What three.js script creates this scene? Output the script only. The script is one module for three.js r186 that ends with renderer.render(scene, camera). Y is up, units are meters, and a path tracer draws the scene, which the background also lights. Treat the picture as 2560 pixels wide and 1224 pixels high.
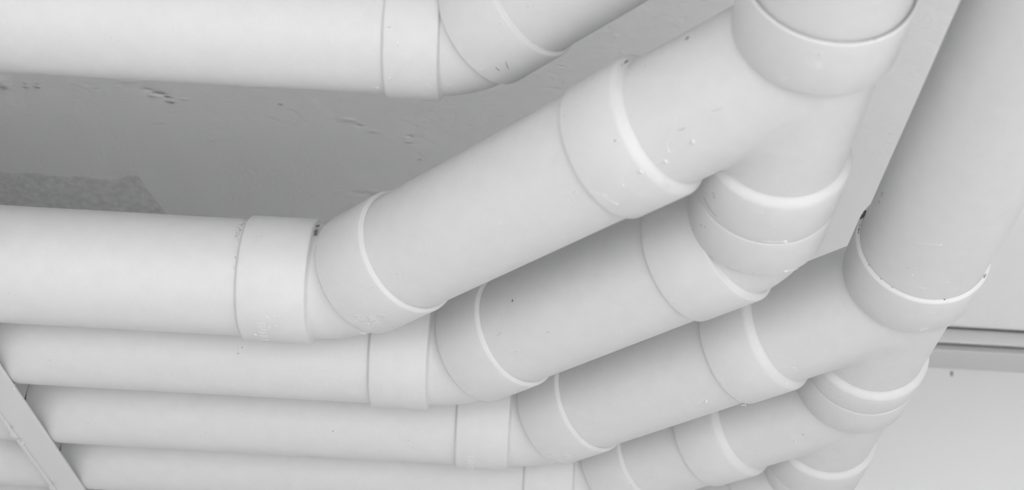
import * as THREE from 'three';
import { FontLoader } from 'three/addons/loaders/FontLoader.js';
import { TextGeometry } from 'three/addons/geometries/TextGeometry.js';
import { RoundedBoxGeometry } from 'three/addons/geometries/RoundedBoxGeometry.js';
import { mergeGeometries } from 'three/addons/utils/BufferGeometryUtils.js';

// ---------------------------------------------------------------- camera, sky, exposure
const W = 2560, H = 1224, FPX = 3221, EYE = 1.6;
const scene = new THREE.Scene();
const camera = new THREE.PerspectiveCamera(THREE.MathUtils.radToDeg(2 * Math.atan(H / 2 / FPX)), W / H, 0.02, 200);
camera.position.set(0, EYE, 0);
camera.rotation.order = 'YXZ';
camera.rotation.set(THREE.MathUtils.degToRad(33.135), THREE.MathUtils.degToRad(-0.595), THREE.MathUtils.degToRad(2.908));
camera.setViewOffset(W, H, -80.6, 20.5, W, H);
camera.focus = 1.88;
camera.userData.fStop = camera.getFocalLength() / 1000 / 0.013;
scene.add(camera);

const renderer = new THREE.WebGLRenderer({ antialias: true });
renderer.toneMapping = THREE.LinearToneMapping;
renderer.toneMappingExposure = 1.0;
renderer.shadowMap.enabled = true;
renderer.shadowMap.type = THREE.PCFSoftShadowMap;

{ // overcast sky: three times as bright at the zenith as at the horizon
  const w = 64, h = 32, d = new Float32Array(w * h * 4);
  for (let j = 0; j < h; j++) {
    const el = ((j + 0.5) / h - 0.5) * Math.PI, l = (1 + 2 * Math.max(0, Math.sin(el))) / 3;
    for (let i = 0; i < w; i++) d.set([l, l, l, 1], 4 * (j * w + i));
  }
  const t = new THREE.DataTexture(d, w, h, THREE.RGBAFormat, THREE.FloatType);
  t.mapping = THREE.EquirectangularReflectionMapping; t.magFilter = t.minFilter = THREE.LinearFilter; t.needsUpdate = true;
  scene.background = t; scene.environment = t;
  scene.backgroundIntensity = scene.environmentIntensity = 7.4;
}

// ---------------------------------------------------------------- helpers
let seed = 7;
const rnd = () => { seed = (seed * 1664525 + 1013904223) >>> 0; return seed / 4294967296; };
const V = (x, y, z) => new THREE.Vector3(x, y, z);
const X = V(1, 0, 0), Y = V(0, 1, 0), Z = V(0, 0, 1), G = V(1, 0, 1).normalize(), DOWN = V(0, -1, 0);
const taken = {};
function numbered(n) { const k = taken[n] = (taken[n] ?? -1) + 1; return k ? n + '_' + String(k).padStart(3, '0') : n; }
function thing(name, label, category, at, group) {
  const o = new THREE.Group(); o.name = numbered(name); o.position.copy(at); scene.add(o);
  o.userData = { label, category }; if (group) o.userData.group = group;
  return o;
}
function mesh(name, geometry, material, parent) {
  const m = new THREE.Mesh(geometry, material); m.name = name; m.castShadow = m.receiveShadow = true; parent.add(m); return m;
}
function tag(m, label, category, group) { m.name = numbered(m.name); m.userData = { label, category }; if (group) m.userData.group = group; return m; }
function structure(name, geometry, material, parent = scene) { const m = mesh(name, geometry, material, parent); if (parent === scene) m.userData.kind = 'structure'; return m; }

// value noise that wraps at period p
function tileNoise(p, s) {
  const r = new Float32Array(p * p); let k = s; for (let i = 0; i < p * p; i++) { k = (k * 1664525 + 1013904223) >>> 0; r[i] = k / 4294967296; }
  const f = (t) => t * t * (3 - 2 * t);
  return (x, y) => {
    x = ((x % p) + p) % p; y = ((y % p) + p) % p;
    const i = Math.floor(x), j = Math.floor(y), a = f(x - i), b = f(y - j), i1 = (i + 1) % p, j1 = (j + 1) % p;
    return (r[j * p + i] * (1 - a) + r[j * p + i1] * a) * (1 - b) + (r[j1 * p + i] * (1 - a) + r[j1 * p + i1] * a) * b;
  };
}
function texture(n, m, fn, srgb) {
  const d = new Uint8Array(n * m * 4);
  for (let j = 0; j < m; j++) for (let i = 0; i < n; i++) { const v = Math.max(0, Math.min(255, Math.round(255 * fn(i, j)))), k = 4 * (j * n + i); d[k] = d[k + 1] = d[k + 2] = v; d[k + 3] = 255; }
  const t = new THREE.DataTexture(d, n, m); t.wrapS = t.wrapT = THREE.RepeatWrapping; t.magFilter = THREE.LinearFilter; t.minFilter = THREE.LinearMipmapLinearFilter; t.generateMipmaps = true;
  if (srgb) t.colorSpace = THREE.SRGBColorSpace; t.needsUpdate = true; return t;
}

// a lathe round the axis (origin A, direction d): profile = [[s, r], ...]; angle 0 points down; uv in metres / tile
const TILE = 0.5284;                                     // once round a pipe
function lathe(A, d, profile, seg = 120, crease = 0.75) {
  const e1 = DOWN.clone().addScaledVector(d, -DOWN.dot(d)).normalize(), e2 = d.clone().cross(e1), P = profile.length;
  const pos = [], nor = [], uv = [], idx = [], n = [];
  for (let i = 0; i < P - 1; i++) { const ts = profile[i + 1][0] - profile[i][0], tr = profile[i + 1][1] - profile[i][1], l = Math.hypot(ts, tr); n.push([-tr / l, ts / l, l]); }
  const joint = (a, b) => { if (!a) return b; if (!b) return a; if (a[0] * b[0] + a[1] * b[1] < Math.cos(crease)) return null; const s = a[0] * b[2] + b[0] * a[2], r = a[1] * b[2] + b[1] * a[2], l = Math.hypot(s, r); return [s / l, r / l]; };
  for (let i = 0; i < P - 1; i++) {
    const n0 = joint(n[i - 1], n[i]) ?? n[i], n1 = joint(n[i], n[i + 1]) ?? n[i], at = pos.length / 3;
    for (const [[s, r], [ns, nr]] of [[profile[i], n0], [profile[i + 1], n1]])
      for (let j = 0; j <= seg; j++) {
        const th = (j / seg - 0.5) * 2 * Math.PI, c = Math.cos(th), q = Math.sin(th);
        for (const ax of ['x', 'y', 'z']) { pos.push(A[ax] + d[ax] * s + r * (c * e1[ax] + q * e2[ax])); nor.push(d[ax] * ns + nr * (c * e1[ax] + q * e2[ax])); }
        uv.push((s + A.x * 1.37 + A.z * 0.71) / TILE, j / seg - 0.5);
      }
    for (let j = 0; j < seg; j++) { const a = at + j, b = at + seg + 1 + j; idx.push(a, a + 1, b, b, a + 1, b + 1); }
  }
  const g = new THREE.BufferGeometry();
  g.setAttribute('position', new THREE.Float32BufferAttribute(pos, 3)); g.setAttribute('normal', new THREE.Float32BufferAttribute(nor, 3)); g.setAttribute('uv', new THREE.Float32BufferAttribute(uv, 2)); g.setIndex(idx);
  return g;
}
// any small geometry (x along the axis, y round the pipe, z outwards, metres) laid on a cylinder at (s, angle)
function onCylinder(g, A, d, r, s, th0, spin = 0) {
  const e1 = DOWN, e2 = d.clone().cross(e1), p = g.attributes.position, c = Math.cos(spin), q = Math.sin(spin);
  for (let i = 0; i < p.count; i++) {
    const x0 = p.getX(i), y0 = p.getY(i), z = p.getZ(i), x = x0 * c - y0 * q, y = x0 * q + y0 * c, th = th0 + y / r, R = r + z, a = Math.cos(th) * R, b = Math.sin(th) * R;
    p.setXYZ(i, A.x + d.x * (s + x) + e1.x * a + e2.x * b, A.y + d.y * (s + x) + e1.y * a + e2.y * b, A.z + d.z * (s + x) + e1.z * a + e2.z * b);
  }
  p.needsUpdate = true; g.computeVertexNormals(); return g;
}

// ---------------------------------------------------------------- materials
const nA = tileNoise(8, 11), nB = tileNoise(32, 12), nC = tileNoise(128, 13), nD = tileNoise(512, 14), nE = tileNoise(256, 15);
// brushed gloss paint: streaks run round the pipe, fine orange peel, soft waves, a few runs
const paintBump = texture(1024, 1024, (i, j) => {
  const u = i / 1024, v = j / 1024;
  const streak = nD(u * 512, v * 32) * nA(u * 8 + 3, v * 8 + 5), peel = nE(u * 256, v * 256), fine = nD(u * 512, v * 512), wave = nB(u * 32, v * 32);
  return 0.25 + 0.22 * streak + 0.12 * peel + 0.1 * fine + 0.22 * wave;
});
const specks = []; for (let k = 0; k < 26; k++) specks.push([rnd() * 1024, rnd() * 1024, 0.8 + rnd() * 1.2, 0.1 + rnd() * 0.3]);
const speckField = new Float32Array(1024 * 1024);
for (const [x, y, r, a] of specks) for (let j = -4; j <= 4; j++) for (let i = -4; i <= 4; i++) { const q = Math.hypot(i, j); if (q < r) { const k = (((Math.floor(y) + j) & 1023) << 10) | ((Math.floor(x) + i) & 1023); speckField[k] = Math.max(speckField[k], a); } }
const paintColour = texture(2048, 2048, (i, j) => {
  const u = i / 2048, v = j / 2048, mott = nB(u * 32, v * 32) * 0.6 + nC(u * 128, v * 128) * 0.4;
  let c = 0.985 + 0.02 * (mott - 0.5) - speckField[((j >> 1) << 10) | (i >> 1)] * 0.4;
  return c;
}, true);
const paint = new THREE.MeshPhysicalMaterial({ color: new THREE.Color().setRGB(0.62, 0.62, 0.62), map: paintColour, roughness: 0.5, bumpMap: paintBump, bumpScale: 0.00025 });
const plainPaint = new THREE.MeshPhysicalMaterial({ color: new THREE.Color().setRGB(0.62, 0.62, 0.62), roughness: 0.5 });
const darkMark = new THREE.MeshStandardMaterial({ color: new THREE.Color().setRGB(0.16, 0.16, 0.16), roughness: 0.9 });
const greyMark = new THREE.MeshStandardMaterial({ color: new THREE.Color().setRGB(0.42, 0.42, 0.42), roughness: 0.9 });

const UP = 1.5, CS = UP / 1.42;                                      // ceiling height above the eye
const CX0 = -1.35 * CS, CX1 = 1.45 * CS, CZ0 = -2.6 * CS, CZ1 = -1.2 * CS;               // the part of the ceiling that carries the pits
const pits = [];                                                    // x, z, radius, height, stretch along x
for (const p of [[-0.672, -1.788, 0.0065, -1.3, 2.2], [-0.66, -1.797, 0.005, -1.1, 1.8], [-0.655, -1.806, 0.005, 1.2, 1.6], [-0.69, -1.778, 0.006, -0.7, 2], [-0.682, -1.793, 0.005, 0.8, 2.2], [-0.63, -1.797, 0.004, 0.4, 3], [-0.906, -1.787, 0.005, 1, 1.1], [-0.905, -1.782, 0.003, -0.9, 1.1], [-0.886, -1.786, 0.005, 1, 1.1], [-0.885, -1.781, 0.003, -0.9, 1.1], [-0.95, -1.775, 0.016, 1.4, 1], [-0.945, -1.79, 0.01, 0.9, 1], [-0.46, -1.8, 0.004, -0.8, 1], [-0.34, -1.83, 0.006, 0.6, 1.8], [-0.325, -1.846, 0.005, -0.6, 1.5], [-0.3, -1.86, 0.006, 0.5, 2], [-0.235, -1.868, 0.006, -0.6, 1], [-0.238, -1.885, 0.005, 0.6, 1.5], [-0.22, -1.94, 0.0035, -0.9, 1], [-0.34, -2.06, 0.01, -0.5, 2], [-0.31, -2.05, 0.008, 0.5, 1.6], [-0.72, -1.758, 0.008, 0.4, 2]]) pits.push([p[0] * CS, p[1] * CS, p[2] * 1.1, p[3] * 1.1, p[4]]);
for (let k = 0; k < 130; k++) pits.push([-0.75 + Math.pow(rnd(), 0.7) * 1.0, -2.2 + rnd() * 0.55, 0.0025 + rnd() * 0.004, (rnd() - 0.45) * 0.6, 1 + rnd() * 2]);
for (let k = 0; k < 70; k++) pits.push([-0.1 + rnd() * 0.5, -1.9 + rnd() * 0.55, 0.002 + rnd() * 0.003, (rnd() - 0.4) * 0.45, 1 + rnd()]);
const CW = 2048, CH = 1024, ceilField = new Float32Array(CW * CH);
for (const [x, z, r, h, st] of pits) {
  const px = (x - CX0) / (CX1 - CX0) * CW, pz = (z - CZ0) / (CZ1 - CZ0) * CH, rx = r * st / (CX1 - CX0) * CW, rz = r / (CZ1 - CZ0) * CH;
  for (let j = Math.floor(pz - 3 * rz); j <= pz + 3 * rz; j++) for (let i = Math.floor(px - 3 * rx); i <= px + 3 * rx; i++) {
    if (i < 0 || j < 0 || i >= CW || j >= CH) continue;
    const q = ((i - px) / rx) ** 2 + ((j - pz) / rz) ** 2 * (1 + 0.4 * nB(i * 0.3, j * 0.3)); ceilField[j * CW + i] += h * Math.exp(-q * 1.6);
  }
}
const ceilBump = texture(CW, CH, (i, j) => 0.5 + 0.3 * ceilField[j * CW + i] + 0.025 * (nC(i / 40, j / 14) - 0.5) + 0.032 * (nD(i / 9, j / 5) - 0.5) + 0.035 * (nE(i / 4, j / 4) - 0.5) + 0.08 * (nB(i / 200, j / 120) - 0.5));
const ceilingPaint = new THREE.MeshStandardMaterial({ color: new THREE.Color().setRGB(0.84, 0.84, 0.84), roughness: 0.8, bumpMap: ceilBump, bumpScale: 0.016 });
const wallPaint = new THREE.MeshStandardMaterial({ color: new THREE.Color().setRGB(0.74, 0.74, 0.74), roughness: 0.75 });
const mortarMap = texture(256, 256, (i, j) => 0.93 + 0.08 * (nB(i / 8, j / 8) - 0.5) + 0.05 * (nC(i / 4, j / 4) - 0.5), true);
const mortar = new THREE.MeshStandardMaterial({ color: new THREE.Color().setRGB(0.85, 0.85, 0.85), map: mortarMap, roughness: 0.95, bumpMap: mortarMap, bumpScale: 0.003 });
const concrete = new THREE.MeshStandardMaterial({ color: new THREE.Color().setRGB(0.76, 0.76, 0.76), roughness: 0.9 });
const paving = new THREE.MeshStandardMaterial({ color: new THREE.Color().setRGB(0.55, 0.55, 0.55), roughness: 0.9 });

// ---------------------------------------------------------------- the place: an open-fronted covered yard
const CEIL = EYE + UP, WALLZ = -2.583 * CS, LEFTX = -1.9, RIGHTX = 2.4, FRONTZ = 1.65;
function box(x0, x1, y0, y1, z0, z1) { const g = new THREE.BoxGeometry(x1 - x0, y1 - y0, z1 - z0); g.translate((x0 + x1) / 2, (y0 + y1) / 2, (z0 + z1) / 2); return g; }
{
  const g = box(LEFTX - 0.3, RIGHTX + 0.3, CEIL, CEIL + 0.3, -2.441 * CS, FRONTZ), p = g.attributes.position, u = g.attributes.uv;
  for (let i = 0; i < p.count; i++) u.setXY(i, (p.getX(i) - CX0) / (CX1 - CX0), (p.getZ(i) - CZ0) / (CZ1 - CZ0));
  const ceiling = structure('ceiling', g, ceilingPaint);
  mesh('raised_edge', box(LEFTX - 0.3, RIGHTX + 0.3, CEIL + 0.08, CEIL + 0.3, WALLZ - 0.3, -2.441 * CS), ceilingPaint, ceiling);
  // a strip where the paint is missing and rough mortar shows, a millimetre proud with a ragged upper edge
  const sh = new THREE.Shape(), top = -2.045, bot = -2.22; sh.moveTo(-1.6, -bot);
  sh.lineTo(-0.715, -bot); sh.lineTo(-0.737, 2.165); sh.lineTo(-0.757, 2.085); sh.lineTo(-0.764, 2.042); sh.lineTo(-0.785, 2.040); sh.lineTo(-0.795, 2.052);
  for (let x = -0.81; x > -1.6; x -= 0.012) sh.lineTo(x, 2.052 + 0.005 * (rnd() - 0.5) + 0.012 * (nB(x * 30, 3) - 0.5));
  sh.closePath();
  const pg = new THREE.ExtrudeGeometry(sh, { depth: 0.0014, bevelEnabled: false });
  pg.rotateX(-Math.PI / 2); pg.scale(CS, 1, CS); pg.translate(0, CEIL - 0.0009, 0);
  const pp = pg.attributes.position, pu = pg.attributes.uv; for (let i = 0; i < pp.count; i++) pu.setXY(i, pp.getX(i) * 3.3, pp.getZ(i) * 3.3);
  mesh('bare_mortar_strip', pg, mortar, ceiling);
}
structure('floor', box(LEFTX - 0.3, RIGHTX + 0.3, -0.15, 0, WALLZ - 0.3, FRONTZ), concrete);
const wallBack = structure('wall_back', box(LEFTX - 0.3, RIGHTX + 0.3, 0, CEIL + 0.08, WALLZ - 0.3, WALLZ), wallPaint);
structure('added_wall_right', box(RIGHTX, RIGHTX + 0.3, 0, CEIL, WALLZ, -0.1), wallPaint);  // unseen wall, added to hold light back from the far right
structure('wall_left', box(LEFTX - 0.3, LEFTX, 0, CEIL, WALLZ, FRONTZ), wallPaint);
structure('ground', box(-60, 60, -0.3, -0.15, -60, 60), paving);
structure('added_beam_left', box(-1.42, -1.125, EYE + 1.04, CEIL, -2.441 * CS, FRONTZ - 0.2), wallPaint);  // unseen beam, added to darken the left end of the ceiling
structure('added_beam_front', box(LEFTX, RIGHTX, 1.95, CEIL, FRONTZ - 0.2, FRONTZ), wallPaint);  // unseen beam, added to cut off low sky and darken the pipe tops
structure('trim_1', new RoundedBoxGeometry(RIGHTX + 1.88, 0.0355, 0.0085, 3, 0.003).translate((RIGHTX - 1.88) / 2, CEIL - 0.0314 + 0.01775, -2.4585 * CS - 0.0042), plainPaint);
structure('trim_2', new RoundedBoxGeometry(RIGHTX + 1.88, 0.0175, 0.0877, 3, 0.003).translate((RIGHTX - 1.88) / 2, CEIL - 0.0311 + 0.00875, -2.5415 * CS), plainPaint);
mesh('nail', new THREE.CylinderGeometry(0.0018, 0.0026, 0.011, 10).rotateX(0.5).translate(0.966 * CS, EYE + 1.377 * CS, WALLZ + 0.002), darkMark, wallBack);

// ---------------------------------------------------------------- pipe system
const R = 0.0841, RS = 0.0899, RB = 0.0824, RW = 0.0801, HP = EYE + 0.945;
function pipeProfile(s0, s1) { return [[s1, R - 0.007], [s0, R - 0.007], [s0, R], [s0 + 0.0005, R], ...Array.from({ length: 5 }, (_, k) => [s0 + (s1 - s0) * (k + 1) / 6, R]), [s1 - 0.0005, R], [s1, R], [s1, R - 0.007]]; }
function pipe(A, d, s0, s1, label, k = 1) {                         // k scales a length of smaller bore
  const at = A.clone().addScaledVector(d, s0 * k), m = tag(mesh('pipe', lathe(V(0, 0, 0), d, pipeProfile(0, s1 - s0)), paint, scene), label, 'pipe');
  m.position.copy(at); m.scale.setScalar(k); return { o: m, A: A.clone().sub(at).divideScalar(k), d };
}
// socket with shoulder at s = a and open rim at s = a + L
function elbowSocket(a, L, butt) { return [[a - 0.0065, RB - 0.0008], [a - 0.0025, RB + 0.0007], [a - 0.0008, RB + 0.0028], [a, RS - 0.003], [a + 0.0007, RS - 0.0012], [a + 0.002, RS - 0.0003], [a + 0.0042, RS], [a + L * 0.5, RS], [a + L - 0.004, RS], [a + L - 0.0018, RS - 0.0003], [a + L - 0.0006, RS - 0.001], [a + L, RS - 0.002], ...(butt ? [[a + L, R + 0.0012], [a + L - 0.002, R + 0.0003]] : [[a + L + 0.0006, R + 0.0022], [a + L + 0.0014, R + 0.001], [a + L + 0.0028, R + 0.0003]]), [a + L - 0.03, R + 0.0003]]; }
function wyeSocket(a, L, groove) { return [[a - 0.0135, RW - 0.0003], [a - 0.0115, RW + 0.0006], [a - 0.0092, RW + 0.0030], [a - 0.0065, RS - 0.0036], [a - 0.0040, RS - 0.0014], [a - 0.0018, RS - 0.0004], [a + 0.0004, RS], [a + L * 0.5, RS], [a + L - 0.004, RS], [a + L - 0.0016, RS - 0.0003], [a + L - 0.0005, RS - 0.0009], [a + L, RS - 0.0018], ...(groove ? [[a + L, R + groove + 0.0007], [a + L - 0.0012, R + groove], [a + L - 0.0045, R + groove * 0.7], [a + L - 0.0055, R + 0.0003]] : [[a + L + 0.0005, R + 0.0012], [a + L + 0.001, R + 0.0003]]), [a + L - 0.03, R + 0.0003]]; }
function bend(d1, d2, a, r, seg = 96, n = 14) {
  const rho = a / Math.tan(Math.PI / 8), A = d1.clone().multiplyScalar(-a), inward = d2.clone().sub(d1).addScaledVector(d1, -d2.clone().sub(d1).dot(d1)).normalize(), C = A.clone().addScaledVector(inward, rho);
  const pos = [], nor = [], uv = [], idx = [];
  for (let i = 0; i <= n; i++) {
    const f = i / n * Math.PI / 4, c = C.clone().addScaledVector(inward, -rho * Math.cos(f)).addScaledVector(d1, rho * Math.sin(f)), t = d1.clone().multiplyScalar(Math.cos(f)).addScaledVector(inward, Math.sin(f)), e2 = t.clone().cross(DOWN);
    for (let j = 0; j <= seg; j++) { const th = (j / seg - 0.5) * 2 * Math.PI, q = DOWN.clone().multiplyScalar(Math.cos(th)).addScaledVector(e2, Math.sin(th)); pos.push(c.x + r * q.x, c.y + r * q.y, c.z + r * q.z); nor.push(q.x, q.y, q.z); uv.push(0.3 + f * rho / TILE, j / seg - 0.5); }
  }
  for (let i = 0; i < n; i++) for (let j = 0; j < seg; j++) { const a0 = i * (seg + 1) + j, b = a0 + seg + 1; idx.push(a0, a0 + 1, b, b, a0 + 1, b + 1); }
  const g = new THREE.BufferGeometry(); g.setAttribute('position', new THREE.Float32BufferAttribute(pos, 3)); g.setAttribute('normal', new THREE.Float32BufferAttribute(nor, 3)); g.setAttribute('uv', new THREE.Float32BufferAttribute(uv, 2)); g.setIndex(idx); return g;
}
const O = V(0, 0, 0), neg = (d) => d.clone().negate();
function elbow(at, d1, d2, a1, L1, a2, L2, label, butt) {
  const t = thing('pipe_elbow', label, 'pipe elbow', at);
  mesh('bend', bend(d1, d2, 0.042, RB), paint, t);
  const s1 = mesh('socket', lathe(O, neg(d1), elbowSocket(a1, L1)), paint, t), s2 = mesh('socket', lathe(O, d2, elbowSocket(a2, L2, butt)), paint, t);
  return { o: t, s1, s2, A: O };
}
// the wye body: two cylinders joined by a smooth fillet, meshed with surface nets
function wyeBody(tb, tt, b) {
  const h = 0.005, lo = [-0.26, -0.097, -tb - 0.02], hi = [0.097, 0.097, tt + 0.02], n = lo.map((l, i) => Math.ceil((hi[i] - l) / h) + 1), k = 0.015;
  const f = (x, y, z) => {
    const m = Math.hypot(x, y) - RW, s = Math.max(0, -(x + z) * Math.SQRT1_2), br = Math.hypot(x + s * Math.SQRT1_2, y, z + s * Math.SQRT1_2) - RW;
    const hm = Math.hypot(x, y) || 1, bx = x + s * Math.SQRT1_2, bz = z + s * Math.SQRT1_2, hb = Math.hypot(bx, y, bz) || 1, kk = Math.min(k, 0.0005 + 0.04 * (1 - (x * bx + y * y) / hm / hb));
    const q = Math.max(kk - Math.abs(m - br), 0) / kk, u = Math.min(m, br) - q * q * kk * 0.25;
    return Math.max(u, z - tt - 0.001, -tb - 0.001 - z, -(x + z) * Math.SQRT1_2 - b - 0.001);
  };
  const val = new Float32Array(n[0] * n[1] * n[2]), at = (i, j, l) => (l * n[1] + j) * n[0] + i;
  for (let l = 0; l < n[2]; l++) for (let j = 0; j < n[1]; j++) for (let i = 0; i < n[0]; i++) val[at(i, j, l)] = f(lo[0] + i * h, lo[1] + j * h, lo[2] + l * h);
  const vid = new Int32Array(val.length).fill(-1), pos = [], nor = [], uv = [], idx = [];
  const grad = (x, y, z) => { const e = 4e-4, g = V(f(x + e, y, z) - f(x - e, y, z), f(x, y + e, z) - f(x, y - e, z), f(x, y, z + e) - f(x, y, z - e)); return g.multiplyScalar(0.5 / e); };
  for (let l = 0; l < n[2] - 1; l++) for (let j = 0; j < n[1] - 1; j++) for (let i = 0; i < n[0] - 1; i++) {
    let c = 0, sx = 0, sy = 0, sz = 0;
    const cv = []; for (let q = 0; q < 8; q++) cv.push(val[at(i + (q & 1), j + (q >> 1 & 1), l + (q >> 2))]);
    for (const [a, d] of [[0, 1], [2, 3], [4, 5], [6, 7], [0, 2], [1, 3], [4, 6], [5, 7], [0, 4], [1, 5], [2, 6], [3, 7]]) if ((cv[a] < 0) !== (cv[d] < 0)) {
      const t = cv[a] / (cv[a] - cv[d]); c++; sx += (a & 1) + t * ((d & 1) - (a & 1)); sy += (a >> 1 & 1) + t * ((d >> 1 & 1) - (a >> 1 & 1)); sz += (a >> 2) + t * ((d >> 2) - (a >> 2));
    }
    if (!c) continue;
    const p = V(lo[0] + (i + sx / c) * h, lo[1] + (j + sy / c) * h, lo[2] + (l + sz / c) * h);
    for (let it = 0; it < 3; it++) { const g = grad(p.x, p.y, p.z); p.addScaledVector(g, -f(p.x, p.y, p.z) / Math.max(g.lengthSq(), 0.3)); }
    const g = grad(p.x, p.y, p.z).normalize();
    vid[at(i, j, l)] = pos.length / 3; pos.push(p.x, p.y, p.z); nor.push(g.x, g.y, g.z);
    const ds = (p.x + p.z) * Math.SQRT1_2, ac = (p.z - p.x) * Math.SQRT1_2, onBranch = ds < 0 && Math.hypot(ac, p.y) < Math.hypot(p.x, p.y);
    uv.push((onBranch ? ds : p.z) / TILE, onBranch ? Math.atan2(-ac, -p.y) / Math.PI / 2 : Math.atan2(p.x, -p.y) / Math.PI / 2);
  }
  const quad = (a, b, c, d, flip) => { if (a < 0 || b < 0 || c < 0 || d < 0) return; flip ? idx.push(a, c, b, a, d, c) : idx.push(a, b, c, a, c, d); };
  for (let l = 1; l < n[2] - 1; l++) for (let j = 1; j < n[1] - 1; j++) for (let i = 1; i < n[0] - 1; i++) {
    const v0 = val[at(i, j, l)] < 0;
    if (v0 !== val[at(i + 1, j, l)] < 0) quad(vid[at(i, j - 1, l - 1)], vid[at(i, j, l - 1)], vid[at(i, j, l)], vid[at(i, j - 1, l)], !v0);
    if (v0 !== val[at(i, j + 1, l)] < 0) quad(vid[at(i - 1, j, l - 1)], vid[at(i - 1, j, l)], vid[at(i, j, l)], vid[at(i, j, l - 1)], !v0);
    if (v0 !== val[at(i, j, l + 1)] < 0) quad(vid[at(i - 1, j - 1, l)], vid[at(i, j - 1, l)], vid[at(i, j, l)], vid[at(i - 1, j, l)], !v0);
  }
  const g = new THREE.BufferGeometry(); g.setAttribute('position', new THREE.Float32BufferAttribute(pos, 3)); g.setAttribute('normal', new THREE.Float32BufferAttribute(nor, 3)); g.setAttribute('uv', new THREE.Float32BufferAttribute(uv, 2)); g.setIndex(idx); return g;
}
const BR = 0.2096, BL = 0.0765, TT = 0.0303;
function wye(at, tb, Lb, label, groove, TL = 0.0765) {
  const t = thing('pipe_wye', label, 'pipe branch', at);
  mesh('branch_body', wyeBody(tb, TT, BR), paint, t);
  const sb = mesh('branch_socket', lathe(O, neg(G), wyeSocket(BR, BL, 0)), paint, t), st = mesh('outlet_socket', lathe(O, Z, wyeSocket(TT, TL, groove)), paint, t), si = mesh('inlet_socket', lathe(O, neg(Z), wyeSocket(tb, Lb, 0.0004)), paint, t);
  return { o: t, sb, st, si, A: O };
}

const K1 = 0.9;                                        // the pipe nearest the ceiling is of a smaller bore
const rows = [null, { e: -0.1161 * K1, z: -1.3988 * K1, y: EYE + 1.2422 * K1, k: K1 }, { e: -0.2657, z: -1.5984 }, { e: -0.1064, z: -1.796 }, { e: 0.0207, z: -2.0187 }, { e: 0.1378, z: -2.2245 }, { e: 0.254, z: -2.425 }];
const MA = 0.2872, MB = 0.5171, PLEFT = LEFTX + 0.002;
for (const r of rows) if (r) { r.E = V(r.e, r.y ?? HP, r.z); }
const turn = (r, m) => V(m, HP, r.z + m - r.e);
const W2 = turn(rows[2], MA), W3 = turn(rows[3], MA), W4 = turn(rows[4], MB), W5 = turn(rows[5], MB), W6 = turn(rows[6], MB);
const A_ = 0.042, L_ = 0.0876, L2 = 0.0957;

// straight lengths from the left wall to the elbows
const rowWord = ['', 'straight pipe along the top edge of the picture, nearest the ceiling', 'straight pipe entering the elbow with raised lettering', 'straight pipe second below the ceiling gap, behind the lettered one', 'straight pipe third below the ceiling gap, crossing the support bar', 'straight pipe fourth below the ceiling gap, at the bottom left edge', 'farthest straight pipe against the back wall, barely seen at the bottom left'];
const P = [null];
for (let i = 1; i <= 6; i++) { const r = rows[i], k = r.k ?? 1; const x0 = i === 1 ? -1.123 : PLEFT; P.push(pipe(V(x0, r.E.y, r.z), X, 0, (r.e - x0) / k - A_ - 0.004, 'white painted ' + rowWord[i], k)); }
// elbows
const elbowWord = ['', 'white elbow at the top edge, nearest the ceiling, with two short dark scratches', 'white elbow with raised mirrored lettering on both sockets, left of the picture centre', 'white elbow half hidden under the lettered elbow, third from the ceiling gap', 'white elbow low in the picture with faint raised marks on its sockets', 'white elbow cut by the bottom edge of the picture', 'farthest white elbow beside the back wall, below the picture edge'];
const E = [null];
for (let i = 1; i <= 6; i++) { const a = i === 1 ? 0.0283 : A_, l = i === 1 ? 0.0768 : i === 2 ? L2 : L_; E.push(elbow(rows[i].E, X, G, a, l, i === 1 ? 0.042 : A_, i === 1 ? 0.0957 : l, elbowWord[i])); }
E[1].o.scale.setScalar(K1);
// diagonal lengths
const S2 = Math.SQRT2, reach = (i, m) => (m - rows[i].e) * S2, D = [null];
D.push(pipe(rows[1].E, G, 0.047, 2.6, 'white slanting pipe leaving the topmost elbow towards the upper right', K1));
D.push(pipe(rows[2].E, G, A_ + 0.004, reach(2, MA) - BR - 0.004, 'long white slanting pipe between the lettered elbow and the large branch fitting'));
D.push(pipe(rows[3].E, G, A_ + 0.004, reach(3, MA) - 0.045, 'white slanting pipe directly under the long middle one, ending in an elbow socket'));
D.push(pipe(rows[4].E, G, A_ + 0.004, reach(4, MB) - BR - 0.004, 'white slanting pipe leading to the branch fitting at the lower right'));
D.push(pipe(rows[5].E, G, A_ + 0.004, reach(5, MB) - BR - 0.004, 'short white slanting pipe at the bottom edge, leading to the lowest branch fitting'));
D.push(pipe(rows[6].E, G, A_ + 0.004, reach(6, MB) - 0.045, 'last white slanting pipe before the back wall, just under the bottom edge'));
// branch fittings and end elbows
const wyeA = wye(W2, 0.1803, 0.0723, 'large white branch fitting at the upper right joining the long middle pipe', 0.0029);
const wyeB = wye(W4, 0.1803, 0.0446, 'white branch fitting at the lower right below the thick pipe at the right edge', 0);
const wyeC = wye(W5, 0.16, 0.0800, 'lowest white branch fitting, cut by the bottom edge of the picture', 0.0004, 0.0666);
const elbowA = elbow(W3, G, Z, 0.0253, 0.0914, 0.0293, 0.0744, 'white end elbow butted against the large branch fitting with a paint-filled seam', true);
const zB = W5.z - 0.16 - 0.08 - 0.001 - W6.z;
const elbowB = elbow(W6, G, Z, 0.0253, 0.0876, 0.0293, zB - 0.0293, 'farthest white end elbow under the lowest branch fitting, beside the back wall', true);
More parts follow.
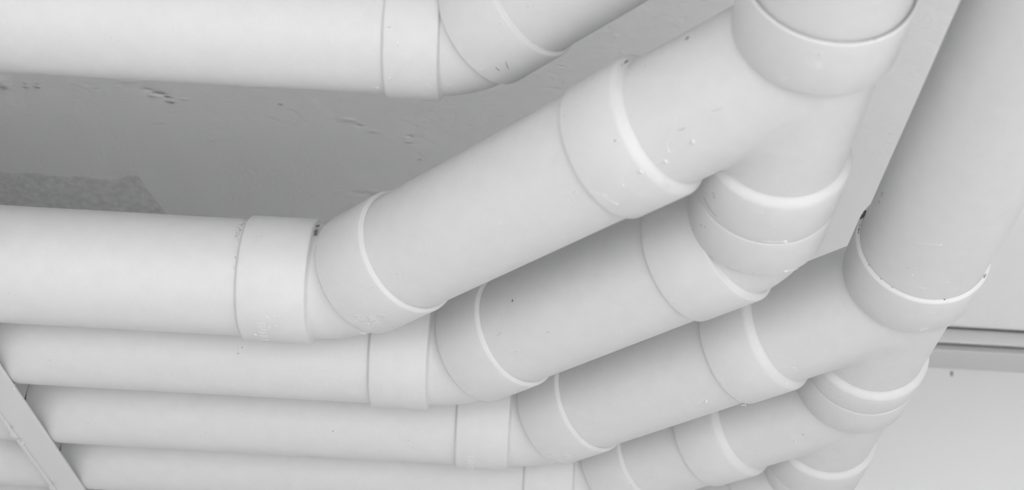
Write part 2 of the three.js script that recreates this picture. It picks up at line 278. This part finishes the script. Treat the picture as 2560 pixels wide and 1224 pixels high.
// main lengths
const mainA = pipe(W2, Z, TT + 0.004, 1.9, 'thick white pipe rising out of the large branch fitting at the top edge');
const mainB = pipe(W4, Z, TT + 0.004, 2.3, 'thick white pipe along the right edge, rising out of the lower right branch fitting');

// ---------------------------------------------------------------- support bar, straps, rods
{
  const x0 = -0.8415, x1 = -0.784, y1 = HP - R - 0.0005, y0 = y1 - 0.005, z0 = WALLZ, z1 = -0.9;
  const t = thing('support_bar', 'white painted flat steel bar carrying the pipes from below, lower left corner', 'bar', V(x0, y1, z1));
  const flat = new RoundedBoxGeometry(x1 - x0, y1 - y0, z1 - z0, 3, 0.0015).translate((x1 - x0) / 2, -0.0025, (z0 - z1) / 2); mesh('flange', flat, plainPaint, t);
  mesh('edge_lip', new RoundedBoxGeometry(0.007, 0.004, z1 - z0, 2, 0.0015).translate(0.0035, -0.006, (z0 - z1) / 2), plainPaint, t);
  for (const [dx, z, r] of [[0.002, -1.955, 0.004], [0.0, -2.0, 0.005], [0.006, -2.03, 0.0035], [0.001, -2.1, 0.004], [0.004, -2.19, 0.004], [0.012, -2.19, 0.003], [0.0, -2.225, 0.005], [0.057, -1.82, 0.0025], [0.056, -2.12, 0.002]]) { const g = new THREE.SphereGeometry(r, 14, 10); g.scale(0.9, 0.7, 1.5); g.translate(dx, -0.0055, z - z1); mesh('paint_lump', g, plainPaint, t); }
  for (const [dx, z, r] of [[0.009, -1.965, 0.0018], [0.005, -2.008, 0.0022], [0.009, -2.012, 0.0015], [0.01, -2.205, 0.0018]]) { const g = new THREE.SphereGeometry(r, 10, 8); g.scale(1, 0.5, 1.3); g.translate(dx, -0.008, z - z1); mesh('pock_mark', g, greyMark, t); }
    for (const z of [-1.0]) {
    const rod = thing('threaded_rod', 'white hanger rod between ceiling and the near end of the support bar', 'rod', V((x0 + x1) / 2, CEIL, z));
    mesh('rod', new THREE.CylinderGeometry(0.006, 0.006, CEIL - y0 + 0.012, 20).translate(0, -(CEIL - y0 + 0.012) / 2, 0), plainPaint, rod);
    mesh('nut', new THREE.CylinderGeometry(0.012, 0.012, 0.009, 6).translate(0, y0 - CEIL - 0.0046, 0), plainPaint, rod);
  }
  const words = ['', '', '', 'second', 'third', 'fourth'];
  for (const i of [3, 4, 5]) {
    const r0 = R + 0.0008, th = 0.002, sh = new THREE.Shape();
    sh.moveTo(r0, -R); sh.lineTo(r0, 0); sh.absarc(0, 0, r0, 0, Math.PI, false); sh.lineTo(-r0, -R); sh.lineTo(-r0 - th, -R); sh.lineTo(-r0 - th, 0); sh.absarc(0, 0, r0 + th, Math.PI, 0, true); sh.lineTo(r0 + th, -R); sh.closePath();
    const g = new THREE.ExtrudeGeometry(sh, { depth: 0.029, bevelEnabled: false, curveSegments: 40 }); g.rotateY(Math.PI / 2);
    const m = tag(mesh('pipe_strap', g, plainPaint, scene), 'white strap holding the ' + words[i] + ' straight pipe below the ceiling gap on the support bar', 'strap'); m.position.set(-0.842, HP, rows[i].z);
  }
}

// ---------------------------------------------------------------- lettering moulded on the elbows (the photograph shows it mirrored)
const font = await new FontLoader().loadAsync('fonts/droid/droid_sans_regular.typeface.json').catch(() => null) ?? await new FontLoader().loadAsync('fonts/droid/droid_sans_bold.typeface.json');
function letters(str, size, wide) { const g = new TextGeometry(str, { font, size, depth: 0.0012, curveSegments: 5, bevelEnabled: true, bevelThickness: 0.0003, bevelSize: 0.0002, bevelSegments: 2 }); g.computeBoundingBox(); const b = g.boundingBox; g.translate(-(b.min.x + b.max.x) / 2, -(b.min.y + b.max.y) / 2, -0.0005); g.scale(wide, 1, 1); return g; }
// text x runs against the angle, text y along the axis
function mould(g, A, d, r, s, th) { const p = g.attributes.position; for (let i = 0; i < p.count; i++) { const x = p.getX(i), y = p.getY(i); p.setXY(i, y, -x); } return onCylinder(g, A, d, r, s, th); }
function crest(r) { const parts = [new THREE.TorusGeometry(r, 0.0006, 8, 40)]; for (const [x, y, a] of [[-0.3, 0.15, 0.5], [0.3, 0.15, -0.5], [0, -0.25, 0]]) { const g = new THREE.TorusGeometry(r * 0.3, 0.0006, 8, 14, Math.PI); g.rotateZ(a); g.translate(x * r, y * r, 0); parts.push(g); } const g = mergeGeometries(parts); g.translate(0, 0, 0.0002); return g; }
for (const [i, k] of [[2, 1], [4, 0.75]]) {
  const s2 = E[i].s2, ds = i === 4 ? -0.004 : 0;
  mesh('raised_lettering', mould(letters('NPI', 0.0095, 1.1), O, G, RS - 0.0012 * (1 - k), 0.0775 + ds, -0.015), plainPaint, s2);
  mesh('raised_lettering', mould(letters('150 (6")', 0.0095, 1.02), O, G, RS - 0.0012 * (1 - k), 0.061 + ds, -0.04), plainPaint, s2);
  mesh('raised_crest', onCylinder(crest(0.0072), O, G, RS - 0.0012 * (1 - k), 0.0945 + ds, -0.018), plainPaint, s2);
  const t = letters('LIHNI', 0.011, 1.25); mesh('raised_lettering', mould(t, O, X, RS - 0.0012 * (1 - k), -0.1035, -0.03), plainPaint, E[i].s1);
}

// ---------------------------------------------------------------- paint runs, scratches, grime, painted slit shade
// a bead of paint with a tail: length along its own x, then spun on the surface
function runShape(len, wid, hgt) {
  const n = 26, m = 9, pos = [], idx = [];
  for (let i = 0; i <= n; i++) { const t = i / n, w = wid * (0.22 + 0.3 * t + 0.48 * Math.exp(-(((t - 0.86) / 0.12) ** 2))) * Math.sqrt(Math.max(0.001, Math.min(1, t * 8, (1 - t) * 9))), h = hgt * (0.3 + 0.7 * Math.exp(-(((t - 0.86) / 0.13) ** 2))) * Math.min(1, t * 8, (1 - t) * 9), bendY = Math.sin(t * 3 + len * 900) * wid * 0.8;
    for (let j = 0; j <= m; j++) { const a = j / m * Math.PI; pos.push((t - 0.86) * len, bendY + Math.cos(a) * w, Math.sin(a) * h - 0.0001); } }
  for (let i = 0; i < n; i++) for (let j = 0; j < m; j++) { const a = i * (m + 1) + j, b = a + m + 1; idx.push(a, b, a + 1, b, b + 1, a + 1); }
  const g = new THREE.BufferGeometry(); g.setAttribute('position', new THREE.Float32BufferAttribute(pos, 3)); g.setIndex(idx); return g;
}
const run = (parent, A, d, r, s, th, len, wid, hgt, spin) => mesh('paint_run', onCylinder(runShape(len * 1.1, wid * 1.35, hgt * 1.6), A, d, r, s, th, spin), plainPaint, parent);
function strip(len, wid) { const n = 12, pos = [], idx = []; for (let i = 0; i <= n; i++) { const t = i / n, w = wid * (0.3 + 0.7 * Math.sin(t * Math.PI)) * (0.8 + 0.4 * rnd()), y = Math.sin(t * 2.2) * len * 0.08; pos.push((t - 0.5) * len, y - w / 2, 0, (t - 0.5) * len, y, 0.00022, (t - 0.5) * len, y + w / 2, 0); } for (let i = 0; i < n; i++) for (let j = 0; j < 2; j++) { const a = i * 3 + j, b = a + 3; idx.push(a, b, a + 1, b, b + 1, a + 1); } const g = new THREE.BufferGeometry(); g.setAttribute('position', new THREE.Float32BufferAttribute(pos, 3)); g.setIndex(idx); return g; }
const scratch_or_shade_strip = (parent, A, d, r, s, th, len, wid, spin, m = darkMark) => mesh('scratch_or_shade_strip', onCylinder(strip(len, wid), A, d, r + 0.00015, s, th, spin), m, parent);
const crumb = (parent, A, d, r, s, th, rad, m = darkMark) => { const g = new THREE.SphereGeometry(rad, 10, 7); g.scale(1.3, 1, 0.45); return mesh('grime_crumb', onCylinder(g, A, d, r, s, th, rnd() * 3), m, parent); };
const relW = (w, E_) => E_.clone().sub(w);                          // elbow origin seen from the wye (axis of its branch)
{
  const B2 = relW(W2, rows[2].E), B4 = relW(W4, rows[4].E), B5 = relW(W5, rows[5].E), up = Math.PI / 2;
  run(wyeA.sb, B2, G, RS, 0.5716, -0.315, 0.022, 0.0026, 0.0013, 0.25); run(wyeA.sb, B2, G, RS, 0.5399, -0.284, 0.014, 0.0018, 0.0008, 2.6); run(wyeA.sb, B2, G, RS, 0.545, 0.0, 0.015, 0.0014, 0.0006, 2.7);
  run(wyeA.sb, B2, G, RS, 0.512, -0.25, 0.02, 0.0016, 0.0006, 1.1); run(wyeA.sb, B2, G, RS, 0.513, -0.05, 0.02, 0.0018, 0.0008, 1.6); run(wyeA.sb, B2, G, RS, 0.585, 0.05, 0.006, 0.0016, 0.0007, 0);
  run(wyeA.o.children[0], B2, G, RW, 0.6425, -0.329, 0.02, 0.0028, 0.0014, 0.35); run(wyeA.o.children[0], B2, G, RW, 0.6093, -0.391, 0.014, 0.0022, 0.0009, 2.4); run(wyeA.o.children[0], B2, G, RW, 0.5992, -0.242, 0.016, 0.0026, 0.0012, 0.2);
  run(D[2].o, D[2].A, G, R, 0.4791, -0.448, 0.02, 0.0022, 0.0007, 0.7); run(D[2].o, D[2].A, G, R, 0.36, -0.55, 0.03, 0.0012, 0.0003, 0.1);
  scratch_or_shade_strip(wyeA.o.children[0], B2, G, RW, 0.6405, -0.59, 0.011, 0.0014, 0.05, greyMark); scratch_or_shade_strip(wyeA.o.children[0], B2, G, RW, 0.69, -0.62, 0.016, 0.0008, 0.1, greyMark);
  crumb(wyeA.o.children[0], B2, G, RW, 0.6756, -1.86, 0.0022); crumb(wyeA.sb, B2, G, RS - 0.002, 0.592, -1.95, 0.0026); crumb(wyeA.sb, B2, G, RS - 0.0005, 0.588, -1.88, 0.0018, greyMark); crumb(wyeA.sb, B2, G, RS, 0.565, -0.85, 0.0014, greyMark); crumb(wyeA.sb, B2, G, RS - 0.0006, 0.5055, -1.5, 0.0016, greyMark);
  // loose grit lying in ragged clumps along the upper edge of the long slanting pipe, its socket and the branch
  for (const [o, A, r, s0, s1, n] of [[D[2].o, D[2].A, R, 0.34, 0.5, 26], [wyeA.sb, B2, RS, 0.512, 0.575, 22], [wyeA.o.children[0], B2, RW, 0.61, 0.72, 26]]) for (let k = 0; k < n; k++) { const c = Math.floor(rnd() * 5); crumb(o, A, G, r, s0 + (s1 - s0) * (c + 0.1 + 0.55 * rnd()) / 5, -1.72 - 0.1 * ((c * 7) % 3) - 0.16 * rnd(), 0.0003 + 0.0006 * rnd() * rnd(), greyMark); }
  run(wyeA.st, O, Z, RS, 0.0939, -0.163, 0.012, 0.0024, 0.001, up); run(wyeA.st, O, Z, RS, 0.0696, -0.161, 0.02, 0.003, 0.0007, 2.4); run(wyeA.st, O, Z, RS, 0.0749, -0.16, 0.014, 0.002, 0.0007, 2.5); run(wyeA.st, O, Z, RS, 0.0429, -0.446, 0.012, 0.0018, 0.0004, 2.2);
  crumb(wyeA.st, O, Z, RS - 0.002, 0.1058, 0.42, 0.0014); run(wyeA.st, O, Z, RS, 0.086, 0.95, 0.01, 0.0016, 0.0006, 1.2); run(wyeA.st, O, Z, RS, 0.06, 0.9, 0.01, 0.0016, 0.0006, 1.2);
  scratch_or_shade_strip(wyeA.si, O, Z, RS, -0.2385, -0.98, 0.03, 0.0008, up + 0.12); run(wyeA.si, O, Z, RS, -0.2488, 0.2, 0.022, 0.0016, 0.0012, up); run(wyeA.si, O, Z, RS, -0.2492, -0.03, 0.028, 0.0011, 0.0005, up); run(wyeA.si, O, Z, RS, -0.187, 0.084, 0.012, 0.0016, 0.0007, up); run(wyeA.si, O, Z, RS, -0.19, -0.25, 0.024, 0.0012, 0.0004, up); run(wyeA.si, O, Z, RS, -0.214, -0.02, 0.013, 0.001, 0.0004, 2.2);
  for (const [s, a] of [[-0.21, -0.98], [-0.214, -0.95]]) crumb(wyeA.si, O, Z, RS, s, a, 0.0014, greyMark);
  run(wyeA.o.children[0], O, Z, RW, -0.0688, 0.721, 0.016, 0.0016, 0.0006, 2.4); run(wyeA.o.children[0], O, Z, RW, -0.1087, 0.9, 0.02, 0.0014, 0.0005, 2.2); run(wyeA.o.children[0], O, Z, RW, -0.045, 0.8, 0.012, 0.0014, 0.0005, 2.3);
  run(elbowA.s2, O, Z, RS, 0.036, -0.349, 0.008, 0.002, 0.0011, up); run(elbowA.s2, O, Z, RS, 0.0339, 0.36, 0.024, 0.0018, 0.0012, -up + 0.15); run(elbowA.s2, O, Z, RS, 0.0337, 1.0, 0.008, 0.0018, 0.0007, 1.2);
  for (const [s, a] of [[0.07, -1.05], [0.076, -0.97], [0.04, -1.2]]) crumb(elbowA.s2, O, Z, RS, s, a, 0.0012, greyMark);
  // topmost elbow
  const e = E[1]; run(e.s1, O, X, RS, -0.094, -0.97, 0.006, 0.0028, 0.0011, up); run(e.s1, O, X, RS, -0.0821, -0.71, 0.012, 0.0024, 0.001, up); run(e.s1, O, X, RS, -0.0955, -0.128, 0.016, 0.002, 0.0013, up); run(e.s1, O, X, RS, -0.0385, 0.03, 0.013, 0.0018, 0.0007, up); run(e.s1, O, X, RS, -0.042, -0.02, 0.012, 0.0014, 0.0005, up); run(e.s1, O, X, RS, -0.055, 0.06, 0.012, 0.0012, 0.0004, 0.2); run(e.s1, O, X, RS, -0.085, -0.35, 0.02, 0.0012, 0.0004, 2.6); run(e.s1, O, X, RS, -0.07, -0.5, 0.02, 0.001, 0.0003, 1.9);
  run(P[1].o, P[1].A.clone().setX((E[1].o.position.x - P[1].o.position.x) / K1), X, R, -0.114, 0.22, 0.007, 0.0022, 0.0012, 0.5); run(P[1].o, P[1].A.clone().setX((E[1].o.position.x - P[1].o.position.x) / K1), X, R, -0.125, -0.6, 0.02, 0.0008, 0.0003, 2.5);
  run(e.o.children[0], O, X, RB - 0.0022, 0.0087, -0.197, 0.009, 0.0024, 0.0025, 0.2); run(e.o.children[0], O, X, RB, -0.0111, 0.045, 0.007, 0.0018, 0.0008, 0.4);
  scratch_or_shade_strip(e.s2, O, G, RS, 0.0714, 0.075, 0.011, 0.0013, 1.65); scratch_or_shade_strip(e.s2, O, G, RS, 0.0869, 0.117, 0.021, 0.0009, 2.04); run(e.s2, O, G, RS, 0.055, -0.05, 0.014, 0.0014, 0.0004, 0.7);
  run(D[1].o, D[1].A, G, R, 0.19, -0.35, 0.01, 0.0012, 0.0004, 0.9);
  // lettered elbow and its pipes
  run(E[2].s2, O, G, RS, 0.0405, 0.15, 0.006, 0.0028, 0.0016, 0.3); run(E[2].o.children[0], O, X, RB - 0.003, 0.012, 0.02, 0.006, 0.002, 0.0035, 0.2);
  for (const [s, a, k] of [[-0.0941, -0.401, 0.0022], [-0.0931, -0.18, 0.0018], [-0.0831, -0.24, 0.0018], [-0.084, -0.42, 0.0016], [-0.115, 0.05, 0.0022]]) { const g = new THREE.SphereGeometry(k, 12, 8); g.scale(1, 1.2, 0.55); mesh('paint_dot', onCylinder(g, O, X, RS, s, a), plainPaint, E[2].s1); }
  const P2 = P[2].A.clone().setX(E[2].o.position.x - P[2].o.position.x), P3 = P[3].A.clone().setX(E[3].o.position.x - P[3].o.position.x), P4 = P[4].A.clone().setX(E[4].o.position.x - P[4].o.position.x);
  for (let k = 0; k < 26; k++) crumb(P[2].o, P2, X, R, -0.1425 - rnd() * 0.006, -1.75 - rnd() * 0.62, 0.0006 + rnd() * 0.0011, greyMark);
  for (let k = 0; k < 9; k++) crumb(P[2].o, P2, X, R, -0.1415 - rnd() * 0.001, -1.05 - rnd() * 0.8, 0.0004 + rnd() * 0.0005, greyMark);
  for (let k = 0; k < 10; k++) crumb(E[2].s1, O, X, RS - 0.004, -0.0405 + rnd() * 0.003, -1.9 - rnd() * 0.3, 0.001 + rnd() * 0.0015, darkMark);
  for (const [s, a] of [[-0.32, -0.983], [-0.3256, -0.871]]) { crumb(P[3].o, P3, X, R, s, a, 0.0012, greyMark); scratch_or_shade_strip(P[3].o, P3, X, R, s, a - 0.1, 0.014, 0.00025, Math.PI / 2, greyMark); }
  crumb(P[4].o, P4, X, R, -0.3323, -0.663, 0.0015, greyMark); run(E[4].s1, O, X, RS, -0.0496, -0.035, 0.005, 0.0024, 0.0014, 0.2);
  crumb(D[3].o, D[3].A, G, R, 0.1989, -1.396, 0.0015); scratch_or_shade_strip(D[3].o, D[3].A, G, R, 0.242, -0.654, 0.009, 0.001, -0.1, greyMark); scratch_or_shade_strip(D[3].o, D[3].A, G, R, 0.16, -0.95, 0.014, 0.0008, -0.3, greyMark);
  for (const i of [4, 5]) scratch_or_shade_strip(P[i].o, V(0, 0, 0), X, R, -0.8115 - PLEFT, -1.15, 0.075, 0.0034, up);  // dark strips paint in the shaded slit beside the strap edges
  // right main and its branch
  const mb = mainB.A, m = mainB.o; run(m, mb, Z, R, 0.2295, -0.31, 0.032, 0.0016, 0.0011, 1.1); run(m, mb, Z, R, 0.152, 0.1, 0.012, 0.0024, 0.0009, 1.4); run(m, mb, Z, R, 0.15, -0.45, 0.014, 0.0018, 0.0007, 1.4); run(m, mb, Z, R, 0.128, 0.32, 0.01, 0.0018, 0.0006, 1.4); run(m, mb, Z, R, 0.13, -0.2, 0.04, 0.0012, 0.0004, 1.5);
  for (let k = 0; k < 12; k++) crumb(m, mb, Z, R, 0.2 + rnd() * 0.022, -1.58 + rnd() * 0.06, 0.0006 + rnd() * 0.0008, greyMark);
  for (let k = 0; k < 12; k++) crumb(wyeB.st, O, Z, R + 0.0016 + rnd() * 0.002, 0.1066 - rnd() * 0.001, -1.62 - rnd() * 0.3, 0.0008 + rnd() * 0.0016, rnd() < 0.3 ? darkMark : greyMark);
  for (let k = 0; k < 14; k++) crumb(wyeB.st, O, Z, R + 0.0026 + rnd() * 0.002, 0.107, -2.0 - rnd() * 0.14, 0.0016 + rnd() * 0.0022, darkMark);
  for (let k = 0; k < 3; k++) scratch_or_shade_strip(wyeB.st, O, Z, R + 0.002 + k * 0.0009, 0.1074, -1.78 - 0.06 * k, 0.024, 0.0009, up, k ? greyMark : darkMark);
  for (const a of [-1.12, -0.83, -0.62, 0.2]) crumb(wyeB.st, O, Z, R + 0.0009, 0.1076, a, 0.0007 + rnd() * 0.0005, a > 0 ? darkMark : greyMark);
  for (let k = 0; k < 5; k++) crumb(wyeB.st, O, Z, R + 0.003, 0.1076, 0.96 + rnd() * 0.1, 0.001 + rnd() * 0.001, greyMark);
  run(wyeB.st, O, Z, RS, 0.0395, 0.138, 0.008, 0.003, 0.0016, up); run(wyeB.st, O, Z, RS, 0.082, 0.1, 0.02, 0.0014, 0.0005, up); run(wyeB.sb, B4, G, RS, 0.4216, -0.476, 0.01, 0.0014, 0.0006, 0.9); run(wyeB.sb, B4, G, RS, 0.424, -0.02, 0.006, 0.003, 0.0013, 0.3); run(wyeB.sb, B4, G, RS, 0.4153, 0.26, 0.006, 0.0028, 0.0022, 0.3);
  run(D[4].o, D[4].A, G, R, 0.3708, -0.159, 0.026, 0.0024, 0.0014, 0.1); run(wyeB.o.children[0], B4, G, RW, 0.5298, -0.213, 0.024, 0.0016, 0.0006, 0.5);
  for (const [s, a] of [[-0.2072, -0.383], [-0.2, -0.55], [-0.196, -0.75]]) crumb(wyeB.si, O, Z, RS, s, a, 0.0008, greyMark);
  run(wyeC.o.children[0], B5, G, RW, 0.449, -0.328, 0.008, 0.0022, 0.001, 0.3); crumb(wyeC.o.children[0], B5, G, RW, 0.47, -0.45, 0.0014, greyMark);
}

scene.updateMatrixWorld(true);
renderer.render(scene, camera);
